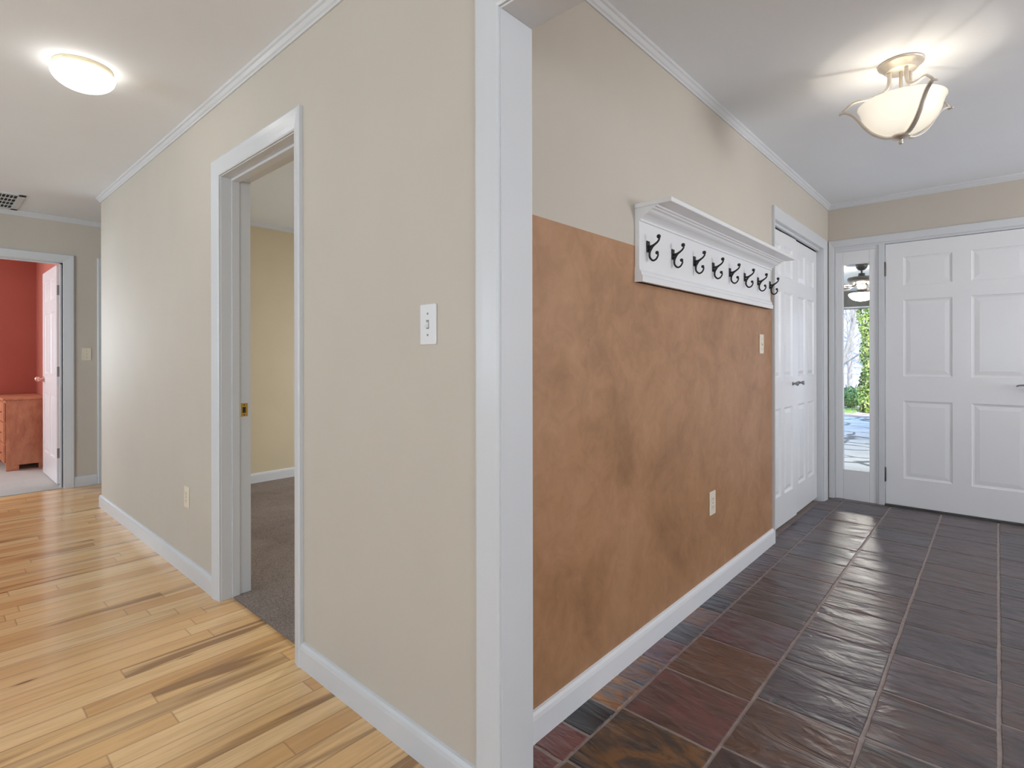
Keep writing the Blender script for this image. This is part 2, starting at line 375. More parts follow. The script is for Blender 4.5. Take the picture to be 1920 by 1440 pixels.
def tile_floor():
    """slate tiles as one floor mesh: every tile a thin slab over the grout bed"""
    bed = MB()
    cols = [(X2 - 0.02, -0.922)] + [(-0.916 + 0.3075 * i, -0.916 + 0.3075 * (i + 1) - 0.008) for i in range(13)]
    tiles = []
    rnd = random.Random(11)
    bed.box(X2 - 0.02, XR + 0.1, Y1 + 0.05, Y3 + 0.1, -0.1, -0.0030, 1).box(X2 - 0.8, X2 - 0.02, 3.3, Y3, -0.1, -0.0030, 1)
    for ci, (xa, xb) in enumerate(cols):
        if ci == 0:
            edges = [1.03, 1.232, 1.372, 1.53, 1.705, 1.88, 2.06, 2.24, 2.42, 2.60, 2.78, 2.96, 3.14, 3.32, 3.50, 3.68, 3.90, 4.12, 4.34, 4.58, 4.93, 5.2]
        else:
            off = (0.0, 0.0, 0.04, 0.055, 0.10, 0.14, 0.0, 0.08, 0.02, 0.05, 0.1, 0.0, 0.06, 0.02)[ci]
            edges = [1.03] + [1.248 + off + 0.3105 * k for k in range(12)]
            edges = [e for e in edges if e < 4.9] + [4.965, 5.2]
        for ri in range(len(edges) - 1):
            if edges[ri + 1] - edges[ri] < 0.03: continue
            tiles.append((ci, ri, xa, xb, edges[ri] + 0.0045, edges[ri + 1] - 0.0045))
    pal_near = [((0.115, 0.055, 0.050), (0.21, 0.11, 0.055)), ((0.10, 0.065, 0.045), (0.05, 0.05, 0.05)), ((0.12, 0.065, 0.055), (0.085, 0.07, 0.075))]
    pal_far = [((0.090, 0.078, 0.082), (0.13, 0.108, 0.105)), ((0.075, 0.072, 0.080), (0.105, 0.096, 0.10)), ((0.115, 0.090, 0.086), (0.085, 0.076, 0.078)), ((0.12, 0.085, 0.072), (0.095, 0.085, 0.085))]
    special = {(0, 0): ((0.19, 0.085, 0.072), (0.15, 0.06, 0.05)), (0, 1): ((0.19, 0.085, 0.072), (0.15, 0.06, 0.05)), (0, 2): ((0.022, 0.024, 0.026), (0.035, 0.037, 0.04)),
               (0, 3): ((0.36, 0.19, 0.075), (0.17, 0.15, 0.145)), (0, 4): ((0.11, 0.125, 0.16), (0.24, 0.14, 0.09)), (0, 5): ((0.15, 0.12, 0.155), (0.17, 0.10, 0.10)),
               (0, 6): ((0.07, 0.085, 0.105), (0.10, 0.11, 0.13)), (0, 7): ((0.13, 0.13, 0.16), (0.20, 0.13, 0.10)), (0, 8): ((0.05, 0.07, 0.095), (0.09, 0.10, 0.12)),
               (1, 0): ((0.05, 0.052, 0.045), (0.17, 0.098, 0.045)), (1, 1): ((0.058, 0.052, 0.046), (0.185, 0.105, 0.045)), (1, 2): ((0.16, 0.075, 0.07), (0.115, 0.07, 0.06)), (1, 3): ((0.15, 0.088, 0.058), (0.13, 0.08, 0.055)),
               (1, 4): ((0.12, 0.062, 0.075), (0.12, 0.115, 0.12)), (1, 5): ((0.075, 0.065, 0.06), (0.10, 0.085, 0.08)), (2, 0): ((0.07, 0.05, 0.042), (0.06, 0.055, 0.055)), (2, 1): ((0.07, 0.048, 0.042), (0.058, 0.052, 0.052)),
               (2, 2): ((0.13, 0.078, 0.052), (0.10, 0.07, 0.055)), (3, 1): ((0.06, 0.055, 0.065), (0.085, 0.075, 0.08))}
    vs, fs, ms, A, B, R = [], [], [], [], [], []
    for ci, ri, xa, xb, ya, yb in tiles:
        ca, cb = special.get((ci, ri)) or rnd.choice(pal_near if ya < 1.9 and ci < 4 else pal_far)
        ca, cb = [tuple(c * f for c, f in zip(q_, (1.10, 0.97, 1.0))) for q_ in (ca, cb)]
        if ci == 0 and (ci, ri) not in special: ca = tuple(c * f for c, f in zip(ca, (1, 1.1, 1.35)))
        r = (rnd.random(), rnd.random(), rnd.random())
        n = 5; k = len(vs); ins = 0.0035
        ring = []
        def edge(ax, ay, bx, by):
            return [(ax + (bx - ax) * i / n, ay + (by - ay) * i / n) for i in range(n)]
        out = edge(xa, ya, xb, ya) + edge(xb, ya, xb, yb) + edge(xb, yb, xa, yb) + edge(xa, yb, xa, ya)
        out = [(x + rnd.uniform(-.0016, .0016), y + rnd.uniform(-.0016, .0016)) for x, y in out]
        cx, cy = (xa + xb) / 2, (ya + yb) / 2
        inn = [(x + ins * (1 if x < cx else -1), y + ins * (1 if y < cy else -1)) for x, y in out]
        m = len(out); h = rnd.uniform(0.0, 0.0012)
        vs += [(x, y, -0.006) for x, y in out] + [(x, y, h) for x, y in inn]
        ff = [(k + i, k + (i + 1) % m, k + m + (i + 1) % m, k + m + i) for i in range(m)] + [tuple(k + m + i for i in range(m))]
        fs += ff
        for f in ff: A.append(ca); B.append(cb); R.append(r)
    k = len(bed.v); nb = len(bed.f)
    me = bpy.data.meshes.new('floor'); me.from_pydata(bed.v + vs, [], bed.f + [tuple(i + k for i in f) for f in fs])
    me.materials.append(M['slate']); me.materials.append(M['grout'])
    for i, p in enumerate(me.polygons): p.material_index = 1 if i < nb else 0
    for nm, L in (('tile_a', A), ('tile_b', B), ('tile_r', R)):
        at = me.attributes.new(nm, 'FLOAT_COLOR', 'FACE')
        for i, p in enumerate(me.polygons):
            at.data[i].color = (*(L[i - nb] if i >= nb else (0.2, 0.2, 0.2)), 1)
    o = bpy.data.objects.new('floor', me); COL.objects.link(o); o['kind'] = st
tile_floor()

# ---- walls.  material slots: 0 cream, 1 tan, 2 brown, 3 trim, 4 red, 5 outside
WM = [M['cream'], M['tan'], M['brown'], M['trim'], M['red'], M['stucco']]
w = MB()   # between hall and tan room / foyer
w.box(XC, DL, Y1, Y1b, 0, C, mats=[0, 0, 0, 1, 0, 0])
w.box(DL, DR, Y1, Y1b, DH + 0.012, C, mats=[0, 0, 0, 1, 0, 0])
w.box(DR, OL - 0.018, Y1, Y1b, 0, C, mats=[0, 0, 0, 1, 0, 0])
w.box(OL - 0.018, OR, Y1, Y1b, OH + 0.018, C)
w.box(OR, XR + 0.1, Y1, Y1b, 0, C)
w.build('wall_left', WM, kind=st)
w = MB()   # brown wall with closet opening
KA, KB, KH = 3.58, 4.85, 2.025
t0 = X2 - 0.115
w.box(t0, X2, Y1b, KA, 0, 1.58, mats=[1, 2, 0, 0, 0, 0])
w.box(t0, X2, Y1b, KA, 1.58, C, mats=[1, 0, 0, 0, 0, 0])
w.box(t0, X2, KA, KB, KH, C)
w.box(t0, X2, KB, Y3, 0, C)
w.build('wall_foyer', WM, kind=st)
MB().box(t0 - 0.7, t0 - 0.6, 3.2, Y3, 0, C).box(t0 - 0.6, t0, 3.2, 3.3, 0, C).build('wall_closet', M['dark'], kind=st)  # near-black colour stands in for the unlit closet interior
w = MB()   # front wall
SL, SR = -0.992, 0.60
FA = Y3; FB = Y3 + 0.14
w.box(-9.0, SL - 0.02, FA + 0.001, FB, -0.2, C, mats=[0, 0, 0, 5, 0, 0]).box(SL - 0.02, SR, FA, FB, 2.045, C, mats=[0, 0, 0, 5, 0, 0]).box(SR, XR + 0.1, FA, FB, -0.2, C, mats=[0, 0, 0, 5, 0, 0])
w.build('wall_front', WM, kind=st)
w = MB()   # far hall wall with red room doorway
RA, RB, RH = 0.085, 0.88, 2.0
X4b = X4 - 0.115
w.box(X4b, X4, RB, 3.1, 0, C, mats=[4, 0, 3, 3, 0, 0]).box(X4b, X4, RA, RB, RH, C, mats=[4, 0, 0, 0, 3, 0]).box(X4b, X4, YB, RA, 0, C, mats=[4, 0, 0, 3, 0, 0])
w.build('wall_far_left', WM, kind=st)
MB().box(XC, XT, Y1b, 4.6, 0, C, mats=[0, 1, 0, 0, 0, 0]).build('wall_tan_room', WM, kind=st)
w = MB()   # tan room far side with an added, unseen window
w.box(XT, -4.0, 4.5, 4.6, 0, C).box(-2.8, -1.7, 4.5, 4.6, 0, C).box(-4.0, -2.8, 4.5, 4.6, 0, 0.9).box(-4.0, -2.8, 4.5, 4.6, 2.1, C).box(-1.8, -1.7, Y1b, 4.5, 0, C)
w.build('wall_tan_back', M['tan'], kind=st)
w = MB()   # red room shell with its window
w.box(-8.42, -8.3, -2.1, -1.25, 0, C).box(-8.42, -8.3, -0.45, 3.0, 0, C).box(-8.42, -8.3, -1.25, -0.45, 0, 0.85).box(-8.42, -8.3, -1.25, -0.45, 1.95, C)
w.box(-8.3, X4b, 0.95, 1.05, 0, C).box(-8.3, X4b, -2.1, -2.0, 0, C)
w.build('wall_red_room', M['red'], kind=st)
MB().box(X4, XC, 3.0, 3.1, 0, C).build('wall_passage', M['cream'], kind=st)
def holed(axis, c0, c1, a, b, holes, name, mat):
    w = MB(); cur = a
    bx = (lambda u0, u1, z0, z1: w.box(u0, u1, c0, c1, z0, z1)) if axis == 'y' else (lambda u0, u1, z0, z1: w.box(c0, c1, u0, u1, z0, z1))
    for (h0, h1, z0, z1) in holes:
        bx(cur, h0, 0, C); bx(h0, h1, 0, z0); bx(h0, h1, z1, C); cur = h1
    bx(cur, b, 0, C); return w.build(name, mat, kind=st)
holed('y', YB - 0.1, YB, X4b, XR + 0.1, [(-4.2, -2.6, 0.75, 2.15), (-0.4, 1.2, 0.75, 2.15)], 'wall_back', M['cream'])  # unseen wall, its holes added for the fill lamps
holed('x', XR, XR + 0.1, YB, Y3, [(-2.1, -0.3, 0.8, 2.2), (2.5, 4.3, 0.8, 2.2)], 'wall_right', M['cream'])  # holes on this unseen side also added for fill lamps
for i, (x0, x1, y0, y1, ax) in enumerate([(-4.2, -2.6, YB - 0.08, YB - 0.02, 'y'), (-0.4, 1.2, YB - 0.08, YB - 0.02, 'y'), (XR + 0.02, XR + 0.08, -2.1, -0.3, 'x'), (XR + 0.02, XR + 0.08, 2.5, 4.3, 'x')]):
    f = MB(); zb, zt = (0.75, 2.15) if ax == 'y' else (0.8, 2.2)
    f.box(x0, x1, y0, y1, zb, zb + 0.05).box(x0, x1, y0, y1, zt - 0.05, zt).box(x0, x1, y0, y1, (zb + zt) / 2 - 0.02, (zb + zt) / 2 + 0.02)
    if ax == 'y': f.box(x0, x0 + 0.05, y0, y1, zb, zt).box(x1 - 0.05, x1, y0, y1, zb, zt)
    else: f.box(x0, x1, y0, y0 + 0.05, zb, zt).box(x0, x1, y1 - 0.05, y1, zb, zt)
    f.build('window_%d' % (i + 2), M['trim'], kind=st)  # unseen frames for the added openings

# ---- crown mouldings and baseboards
crown = [(0, -0.038), (0.006, -0.038), (0.008, -0.030), (0.013, -0.026), (0.020, -0.014), (0.026, -0.010), (0.028, 0), (0, 0)]
base = [(0, 0), (0.014, 0), (0.0145, 0.070), (0.012, 0.082), (0.007, 0.090), (0.0, 0.092)]
MB().sweep([(XR, Y1), (XC, Y1), (XC, 3.0), (X4, 3.0), (X4, YB)], crown, 1, z=C).build('trim_1', M['trim'], kind=st)
MB().sweep([(XR, Y1b), (X2, Y1b), (X2, Y3), (XR, Y3)], crown, -1, z=C).build('trim_2', M['trim'], kind=st)
MB().sweep([(XT, 4.5), (XT, Y1b), (-1.8, Y1b)], crown, 1, z=C).build('trim_3', M['trim'], kind=st)
MB().sweep([(DL - 0.082, Y1), (XC, Y1), (XC, 3.0)], base, 1).build('baseboard_hall', M['trim'], kind=st)
MB().sweep([(OL - 0.080, Y1), (DR + 0.0505, Y1)], base, 1).build('baseboard_left', M['trim'], kind=st)
MB().sweep([(X2, Y1b), (X2, KA - 0.025)], base, -1).build('baseboard_foyer', M['white'], kind=st)
MB().sweep([(SR + 0.085, Y3), (XR, Y3)], base, -1).build('baseboard_front', M['white'], kind=st)
MB().sweep([(X4, 1.122), (X4, RB + 0.08)], base, 1).build('baseboard_far_left', M['trim'], kind=st)
MB().sweep([(XT, 4.5), (XT, Y1b)], base, 1, z=0.005).build('baseboard_tan_room', M['trim'], kind=st)
MB().sweep([(-8.3, 0.95), (X4b, 0.95)], base, -1, z=0.005).build('baseboard_red_room', M['trim'], kind=st)

# ---- casings (mitred U-shaped sweep around an opening)
cas = [(0.0, 0.0), (0.0, 0.009), (0.006, 0.012), (0.022, 0.0135), (0.050, 0.017), (0.072, 0.0185), (0.080, 0.014), (0.080, 0.0)]
def casing(mb, P, a, b, zt, wl=1.0, wr=1.0, wh=1.0, z0=0.0, mi=0):
    """P(u, z, n) -> world"""
    vs = []; k = len(cas)
    for w_, n_ in cas:
        for u, z in ((a - w_ * wl, z0), (a - w_ * wl, zt + w_ * wh), (b + w_ * wr, zt + w_ * wh), (b + w_ * wr, z0)): vs.append(P(u, z, n_))
    fs = [(i * 4 + j, i * 4 + j + 1, ((i + 1) % k) * 4 + j + 1, ((i + 1) % k) * 4 + j) for i in range(k) for j in range(3)]
    fs += [tuple(i * 4 for i in range(k)), tuple(i * 4 + 3 for i in range(k))]
    mb.add(vs, fs, mi)
# doorway to tan room: jambs, stops, casing
t = thing('trim_4', ((DL + DR) / 2, Y1, 0), 'white cased doorway from the hall into the tan room', None, kind=st)
m = MB(); jt = 0.018
m.box(DL, DL + 0.003, Y1 - 0.001, Y1b + 0.02, 0.0, DH).box(DR - 0.003, DR, Y1 - 0.001, Y1b + 0.02, 0.0, DH).box(DL, DR, Y1 - 0.001, Y1b + 0.02, DH - 0.003, DH + 0.012)
m.box(DL + 0.003, DL + 0.013, Y1 + 0.045, Y1 + 0.080, 0, DH - 0.003).box(DR - 0.013, DR - 0.003, Y1 + 0.045, Y1 + 0.080, 0, DH - 0.003).box(DL + 0.013, DR - 0.013, Y1 + 0.045, Y1 + 0.080, DH - 0.015, DH - 0.003)
m.build('jamb', M['trim'], t, bevel=0.0015)
m = MB(); casing(m, lambda u, z, n: (u, Y1 - n, z), DL, DR, DH, 1.0, 0.62, 1.0); m.build('casing', M['trim'], t)
m = MB(); m.box(DL + 0.003, DL + 0.0045, 1.060, 1.092, 0.866, 0.930); m.build('strike_plate', M['brass'], t, bevel=0.0005)['label'] = 'brass strike plate'
m = MB(); m.box(DL + 0.0042, DL + 0.0048, 1.068, 1.083, 0.884, 0.912).lathe((DL + 0.0043, 1.076, 0.922), [(0.003, 0), (0.003, 0.0006)], 10, axis='x').lathe((DL + 0.0043, 1.076, 0.874), [(0.003, 0), (0.003, 0.0006)], 10, axis='x')
m.build('latch_hole', M['dark'], t)
# cased opening to the foyer
t = thing('trim_5', (OL, Y1, 0), 'white post and head of the cased opening between hall and slate foyer', None, kind=st)
m = MB(); m.box(OL - 0.018, OL, Y1 - 0.002, Y1b + 0.002, 0, OH).box(OL - 0.018, OR, Y1 - 0.002, Y1b + 0.002, OH, OH + 0.018).build('jamb', M['trim'], t, bevel=0.0015)
m = MB(); casing(m, lambda u, z, n: (u, Y1 - n, z), OL - 0.004, OR, OH + 0.004, 0.97, 1, 0.97); m.build('casing', M['trim'], t)
# red room doorway
t = thing('trim_6', (X4, RB, 0), 'white casing of the doorway to the red room', None, kind=st)
m = MB(); m.box(X4b - 0.002, X4 + 0.002, RB, RB + 0.003, 0, RH).box(X4b - 0.002, X4 + 0.002, RA - 0.003, RA, 0, RH).box(X4b - 0.002, X4 + 0.002, RA, RB, RH - 0.003, RH + 0.003)
m.box(X4 - 0.075, X4 - 0.045, RB - 0.012, RB, 0, RH).box(X4 - 0.075, X4 - 0.045, RA, RB, RH - 0.014, RH).build('jamb', M['trim'], t)
m = MB(); casing(m, lambda u, z, n: (X4 + n, u, z), RA, RB, RH, 1, 1, 0.85); m.build('casing', M['trim'], t)
m = MB(); casing(m, lambda u, z, n: (X4 + n, u, z), 1.20, 1.96, RH, 0.95, 1, 0.85); m.box(X4 - 0.02, X4 + 0.004, 1.20, 1.96, 0, RH).build('trim_7', M['trim'], kind=st)
# closet opening
t = thing('trim_8', (X2, KA, 0), 'white casing of the closet beside the coat rack', None, kind=st)
m = MB(); casing(m, lambda u, z, n: (X2 + n, u, z), KA, KB, KH - 0.012, 0.32, 1.25, 0.98); m.build('casing', M['trim'], t)
m = MB(); m.box(X2 - 0.11, X2 + 0.001, KA - 0.001, KA + 0.004, 0, KH).box(X2 - 0.11, X2 + 0.001, KB - 0.016, KB, 0, KH).box(X2 - 0.11, X2 + 0.001, KA, KB, KH - 0.014, KH).box(X2 - 0.034, X2 - 0.014, KA, KB - 0.02, KH - 0.032, KH - 0.014)
m.build('jamb', M['trim'], t)
m = MB(); m.box(X2 - 0.075, X2 - 0.045, KA + 0.01, KB - 0.02, KH - 0.030, KH - 0.014).build('track', M['dark'], t)

# ---- panelled doors
def panel_mesh(mb, P, w_, h_, th, panels, mi=0, rec=0.006):
    """P(u, z, n): u across, z up, n out of the face (0 = middle). panels: (u0,u1,z0,z1)"""
    us = sorted({0, w_} | {p[0] for p in panels} | {p[1] for p in panels}); zs = sorted({0, h_} | {p[2] for p in panels} | {p[3] for p in panels})
    hf = th / 2
    def quadbox(u0, u1, z0, z1, n0, n1):
        vs = [P(u, z, n) for u in (u0, u1) for z in (z0, z1) for n in (n0, n1)]
        mb.add(vs, [(0, 1, 3, 2), (4, 6, 7, 5), (0, 4, 5, 1), (2, 3, 7, 6), (0, 2, 6, 4), (1, 5, 7, 3)], mi)
    # face skins split on the grid, panels left open
    def inpan(u, z): return any(p[0] < u < p[1] and p[2] < z < p[3] for p in panels)
    for sgn in (1, -1):
        for i in range(len(us) - 1):
            for j in range(len(zs) - 1):
                if not inpan((us[i] + us[i + 1]) / 2, (zs[j] + zs[j + 1]) / 2):
                    mb.add([P(us[i], zs[j], sgn * hf), P(us[i + 1], zs[j], sgn * hf), P(us[i + 1], zs[j + 1], sgn * hf), P(us[i], zs[j + 1], sgn * hf)], [(0, 1, 2, 3)], mi)
        for (a, b, c, d) in panels:
            levels = [(0.0, 0.0), (0.004, -0.004), (0.012, -rec), (0.016, -rec - 0.001), (0.040, -0.004), (0.044, -0.0035)]
            k = len(levels); vs = []
            for ins, dep in levels:
                n_ = sgn * (hf + dep)
                vs += [P(a + ins, c + ins, n_), P(b - ins, c + ins, n_), P(b - ins, d - ins, n_), P(a + ins, d - ins, n_)]
            fs = [(4 * q + e, 4 * q + (e + 1) % 4, 4 * q + 4 + (e + 1) % 4, 4 * q + 4 + e) for q in range(k - 1) for e in range(4)] + [(4 * k - 4, 4 * k - 3, 4 * k - 2, 4 * k - 1)]
            mb.add(vs, fs, mi)
    for q in (((0, 0), (w_, 0)), ((w_, 0), (w_, h_)), ((w_, h_), (0, h_)), ((0, h_), (0, 0))):
        mb.add([P(*q[0], -hf), P(*q[1], -hf), P(*q[1], hf), P(*q[0], hf)], [(0, 1, 2, 3)], mi)
    return mb
# front door
FX0, FX1, FZ0, FZ1 = -0.646, 0.272, 0.016, 2.022
FY = Y3 + 0.018
t = thing('door_1', (FX0, FY, 0), 'white six panel front door beside the narrow sidelight', None, kind=st)
cols = ((-0.533, -0.243), (-0.138, 0.155)); rows = ((0.226, 0.817), (1.003, 1.586), (1.693, 1.912))
pans = [(a - FX0, b - FX0, c - FZ0, d - FZ0) for a, b in cols for c, d in rows]
panel_mesh(MB(), lambda u, z, n: (FX0 + u, FY + 0.012 - n, FZ0 + z), FX1 - FX0, FZ1 - FZ0, 0.044, pans).build('panel_slab', M['white'], t)
for z in (0.185, 1.775):
    hm = MB(); hm.lathe((FX0 - 0.004, FY - 0.016, z), [(0.0055, 0), (0.0065, 0.002), (0.0065, 0.110), (0.0055, 0.112)], 12)
    hm.box(FX0 - 0.012, FX0 + 0.004, FY - 0.0135, FY - 0.0105, z + 0.004, z + 0.108).build('hinge', M['bronze'], t)
hm = MB(); hm.lathe((0.205, FY - 0.012, 0.93), [(0.030, 0.0), (0.030, -0.006), (0.012, -0.010), (0.011, -0.045), (0.0, -0.048)], 20, axis='y')
hm.tube([(0.205, FY - 0.052, 0.936), (0.17, FY - 0.056, 0.951), (0.13, FY - 0.057, 0.958), (0.105, FY - 0.056, 0.955), (0.095, FY - 0.054, 0.948)], [0.009, 0.008, 0.006, 0.005, 0.004], 10)
hm.build('handle', M['steel'], t)['label'] = 'curved dull metal lever handle'
# front frame: casing, mullion, sill, sidelight
t = thing('trim_9', (-0.83, Y3, 0), 'white frame around front door and sidelight', None, kind=st)
m = MB(); casing(m, lambda u, z, n: (u, Y3 - n, z), SL, SR, 2.042, 0.48, 1, 0.72); m.build('casing', M['trim'], t)
m = MB(); m.box(-0.690, -0.650, Y3 - 0.004, FB, 0, 2.03).box(SL - 0.01, SR, Y3 - 0.002, FB, 2.026, 2.045).box(SL - 0.02, SL, Y3, FB, 0, 2.03).box(FX1 + 0.004, SR, Y3 + 0.01, FB, 0, 2.03)
m.build('jamb', M['trim'], t, bevel=0.002)
m = MB(); m.box(-0.65, SR, Y3 - 0.01, FB + 0.04, -0.02, 0.012).build('sill', M['bronze'], t)
# sidelight window
t = thing('window_1', (-0.84, Y3, 0), 'narrow clear sidelight left of the front door', None, kind=st)
GX0, GX1, GZ0, GZ1 = -0.932, -0.752, 0.241, 1.898
m = MB(); ya, yb_ = Y3 + 0.008, Y3 + 0.052
m.box(SL, GX0, ya, yb_, 0.0, 2.028).box(GX1, -0.690, ya, yb_, 0.0, 2.028).box(GX0, GX1, ya, yb_, 0.0, GZ0).box(GX0, GX1, ya, yb_, GZ1, 2.028)
m.build('sash', M['white'], t, bevel=0.003)
m = MB(); s_ = 0.010
m.box(SL, SL + 0.016, Y3 + 0.0, ya + 0.001, 0.0, 2.028).box(-0.704, -0.690, Y3 + 0.0, ya + 0.001, 0.0, 2.028).box(SL + 0.016, -0.704, Y3 + 0.0, ya + 0.001, 2.000, 2.028)
m.build('stop', M['trim'], t, bevel=0.003)
MB().box(GX0 - 0.005, GX1 + 0.005, Y3 + 0.030, Y3 + 0.036, GZ0 - 0.005, GZ1 + 0.005).build('pane', M['glass'], t)
# closet doors: two leaves, each with two columns of three panels, almost shut
def closet_leaf(n, y0, y1, tilt, knob_y, lab):
    t = thing('door_%d' % n, (X2 - 0.055, y0, 0), lab, None, kind=st)
    wd = y1 - y0; xf = X2 - 0.055
    P = lambda u, z, k: (xf + k + tilt * (u / wd), y0 + u, 0.030 + z)
    st_ = 0.085; mid = wd / 2
    cs = ((st_, mid - 0.035), (mid + 0.035, wd - st_))
    pans = [(a, b, c, d) for a, b in cs for c, d in ((0.20, 0.78), (0.98, 1.56), (1.66, 1.87))]
    panel_mesh(MB(), P, wd, 1.955, 0.035, pans, rec=0.011).build('panel_slab', M['white'], t)
    kx = xf + 0.0175 + tilt * ((knob_y - y0) / wd)
    MB().lathe((kx, knob_y, 0.965), [(0.013, 0.0), (0.008, 0.006), (0.006, 0.014), (0.010, 0.020), (0.016, 0.032), (0.0145, 0.035), (0.0, 0.0355)], 20, axis='x').build('knob', M['steel'], t)['label'] = 'small flared dull metal knob'
closet_leaf(2, KA + 0.006, 4.205, 0.010, 4.12, 'near white closet door with narrow raised panels')
closet_leaf(3, 4.212, KB - 0.020, 0.0, 4.31, 'far white closet door with narrow raised panels')
# red room door, open at a right angle
t = thing('door_4', (X4b - 0.06, RB, 0), 'white six panel door standing open into the red room', None, kind=st)
P = lambda u, z, k: (-6.33 - u, 0.882 + k, 0.012 + z)
pans = [(a, b, c, d) for a, b in ((0.11, 0.36), (0.44, 0.69)) for c, d in ((0.22, 0.80), (0.99, 1.57), (1.68, 1.89))]
panel_mesh(MB(), P, 0.79, 1.985, 0.036, pans).build('panel_slab', M['white'], t)
for z in (0.29, 1.03, 1.77):
    hm = MB(); hm.box(-6.331, -6.327, 0.8645, 0.897, z - 0.045, z + 0.045).lathe((-6.318, 0.897, z - 0.045), [(0.006, 0), (0.006, 0.09)], 10)
    hm.box(-6.318, X4b - 0.001, 0.894, 0.898, z - 0.045, z + 0.045).build('hinge', M['steel'], t)
hm = MB(); hm.lathe((-7.055, 0.864, 0.945), [(0.028, 0), (0.028, -0.006), (0.012, -0.012), (0.011, -0.03), (0.024, -0.040), (0.028, -0.055), (0.018, -0.066), (0.0, -0.068)], 20, axis='y')
hm.build('knob', M['copper'], t)

# ================================================================== coat rack
RX = X2
A0, A1 = 1.857, 3.46
rack = thing('coat_rack', (RX, (A0 + A1) / 2, 1.44), 'white wall shelf with a row of eight black hooks, above the brown paint', 'coat rack')
MB().box(RX, RX + 0.020, A0, A1, 1.440, 1.7225).build('backboard', M['white'], rack, bevel=0.002)
MB().box(RX, RX + 0.153, A0 - 0.004, A1 + 0.02, 1.722, 1.740).build('shelf', M['white'], rack, bevel=0.003)
# crown under the shelf: profile in x-z extruded along y
def prof_y(mb, pts, y0, y1, smooth=False):
    n = len(pts); vs = [(x, y, z) for y in (y0, y1) for x, z in pts]
    mb.add(vs, [(i, (i + 1) % n, n + (i + 1) % n, n + i) for i in range(n)] + [tuple(range(n)), tuple(range(n, 2 * n))])
    return mb
cove = [(0.0195, 1.722), (0.0195, 1.672), (0.022, 1.672), (0.026, 1.674), (0.026, 1.681), (0.031, 1.686), (0.038, 1.691), (0.046, 1.695), (0.056, 1.698), (0.064, 1.703), (0.069, 1.709), (0.074, 1.711), (0.079, 1.711), (0.083, 1.716), (0.092, 1.7165), (0.094, 1.722)]
prof_y(MB(), [(RX + x, z) for x, z in cove], A0, A1 + 0.004).build('crown_moulding', M['white'], rack)
bot = [(0.0, 1.440), (0.034, 1.440), (0.035, 1.462), (0.030, 1.468), (0.030, 1.473), (0.026, 1.482), (0.022, 1.486), (0.0215, 1.496), (0.0, 1.498)]
prof_y(MB(), [(RX + x, z) for x, z in bot], A0 - 0.001, A1 + 0.001).build('lower_moulding', M['white'], rack)
def smooth_pts(pts, n=5):
    out = []
    P_ = [pts[0]] + list(pts) + [pts[-1]]
    for i in range(1, len(P_) - 2):
        p0, p1, p2, p3 = [Vector(q) for q in P_[i - 1:i + 3]]
        for k in range(n):
            t_ = k / n
            out.append(0.5 * ((2 * p1) + (-p0 + p2) * t_ + (2 * p0 - 5 * p1 + 4 * p2 - p3) * t_ ** 2 + (-p0 + 3 * p1 - 3 * p2 + p3) * t_ ** 3))
    out.append(Vector(pts[-1])); return out
# one hook built at its mount point, then copied
def make_hook(y):
    h = MB(); x0 = RX + 0.024; zc = 1.585
    up = smooth_pts([(x0, y, zc - 0.002), (x0 + 0.012, y, zc - 0.002), (x0 + 0.026, y, zc + 0.004), (x0 + 0.038, y, zc + 0.012), (x0 + 0.045, y, zc + 0.022), (x0 + 0.044, y, zc + 0.030)])
    n = len(up); h.tube(up, [0.0052 - 0.0020 * i / n for i in range(n)], 8, flat=1.0)
    lo = smooth_pts([(x0 + 0.012, y, zc - 0.004), (x0 + 0.008, y, zc - 0.016), (x0 + 0.004, y, zc - 0.030), (x0 + 0.006, y, zc - 0.046), (x0 + 0.018, y, zc - 0.058), (x0 + 0.032, y, zc - 0.054), (x0 + 0.040, y, zc - 0.040), (x0 + 0.038, y, zc - 0.031)])
    n = len(lo); h.tube(lo, [0.0048 - 0.0016 * i / n for i in range(n)], 8)
    lk = smooth_pts([(x0 + 0.030, y, zc + 0.005), (x0 + 0.018, y, zc - 0.004), (x0 + 0.009, y, zc - 0.018)]); h.tube(lk, 0.0036, 8)
    h.sphere((x0 + 0.043, y, zc + 0.032), 0.0084); h.sphere((x0 + 0.036, y, zc - 0.030), 0.0072)
    h.tube([(x0, y, zc - 0.012), (x0 + 0.006, y, zc - 0.020)], 0.003, 8)
    return h
hooks = []
hook_root = make_hook(A0 * 0 + 1.923)
tmp_loc = (RX + 0.020, 1.923, 1.585)
class _P:   # parent frame so that the mesh sits at its own origin
    pass
def build_at(mb, name, mats, parent, loc, bevel=0):
    me_o = mb.build(name, mats, None, bevel=bevel, loc=loc)
    me_o.parent = parent; me_o.location = Vector(loc) - parent_loc(parent); return me_o
hook0 = build_at(hook_root, 'hook', M['iron'], rack, tmp_loc)
pm = MB(); pm.box(RX + 0.020, RX + 0.024, 1.923 - 0.012, 1.923 + 0.012, 1.585 - 0.024, 1.585 + 0.020)
for dz in (-0.018, 0.014): pm.lathe((RX + 0.024, 1.923, 1.585 + dz), [(0.0035, 0), (0.003, 0.0015), (0.0, 0.002)], 10, axis='x')
plate0 = pm.build('mounting_plate', M['iron'], None, bevel=0.0008, loc=tmp_loc); plate0.parent = hook0; plate0.location = (0, 0, 0)
for k in range(1, 8):
    c = hook0.copy(); COL.objects.link(c); c.parent = rack; c.location = hook0.location + Vector((0, k * 0.2172, 0))
    for ch in (plate0,):
        d = ch.copy(); COL.objects.link(d); d.parent = c; d.location = (0, 0, 0)

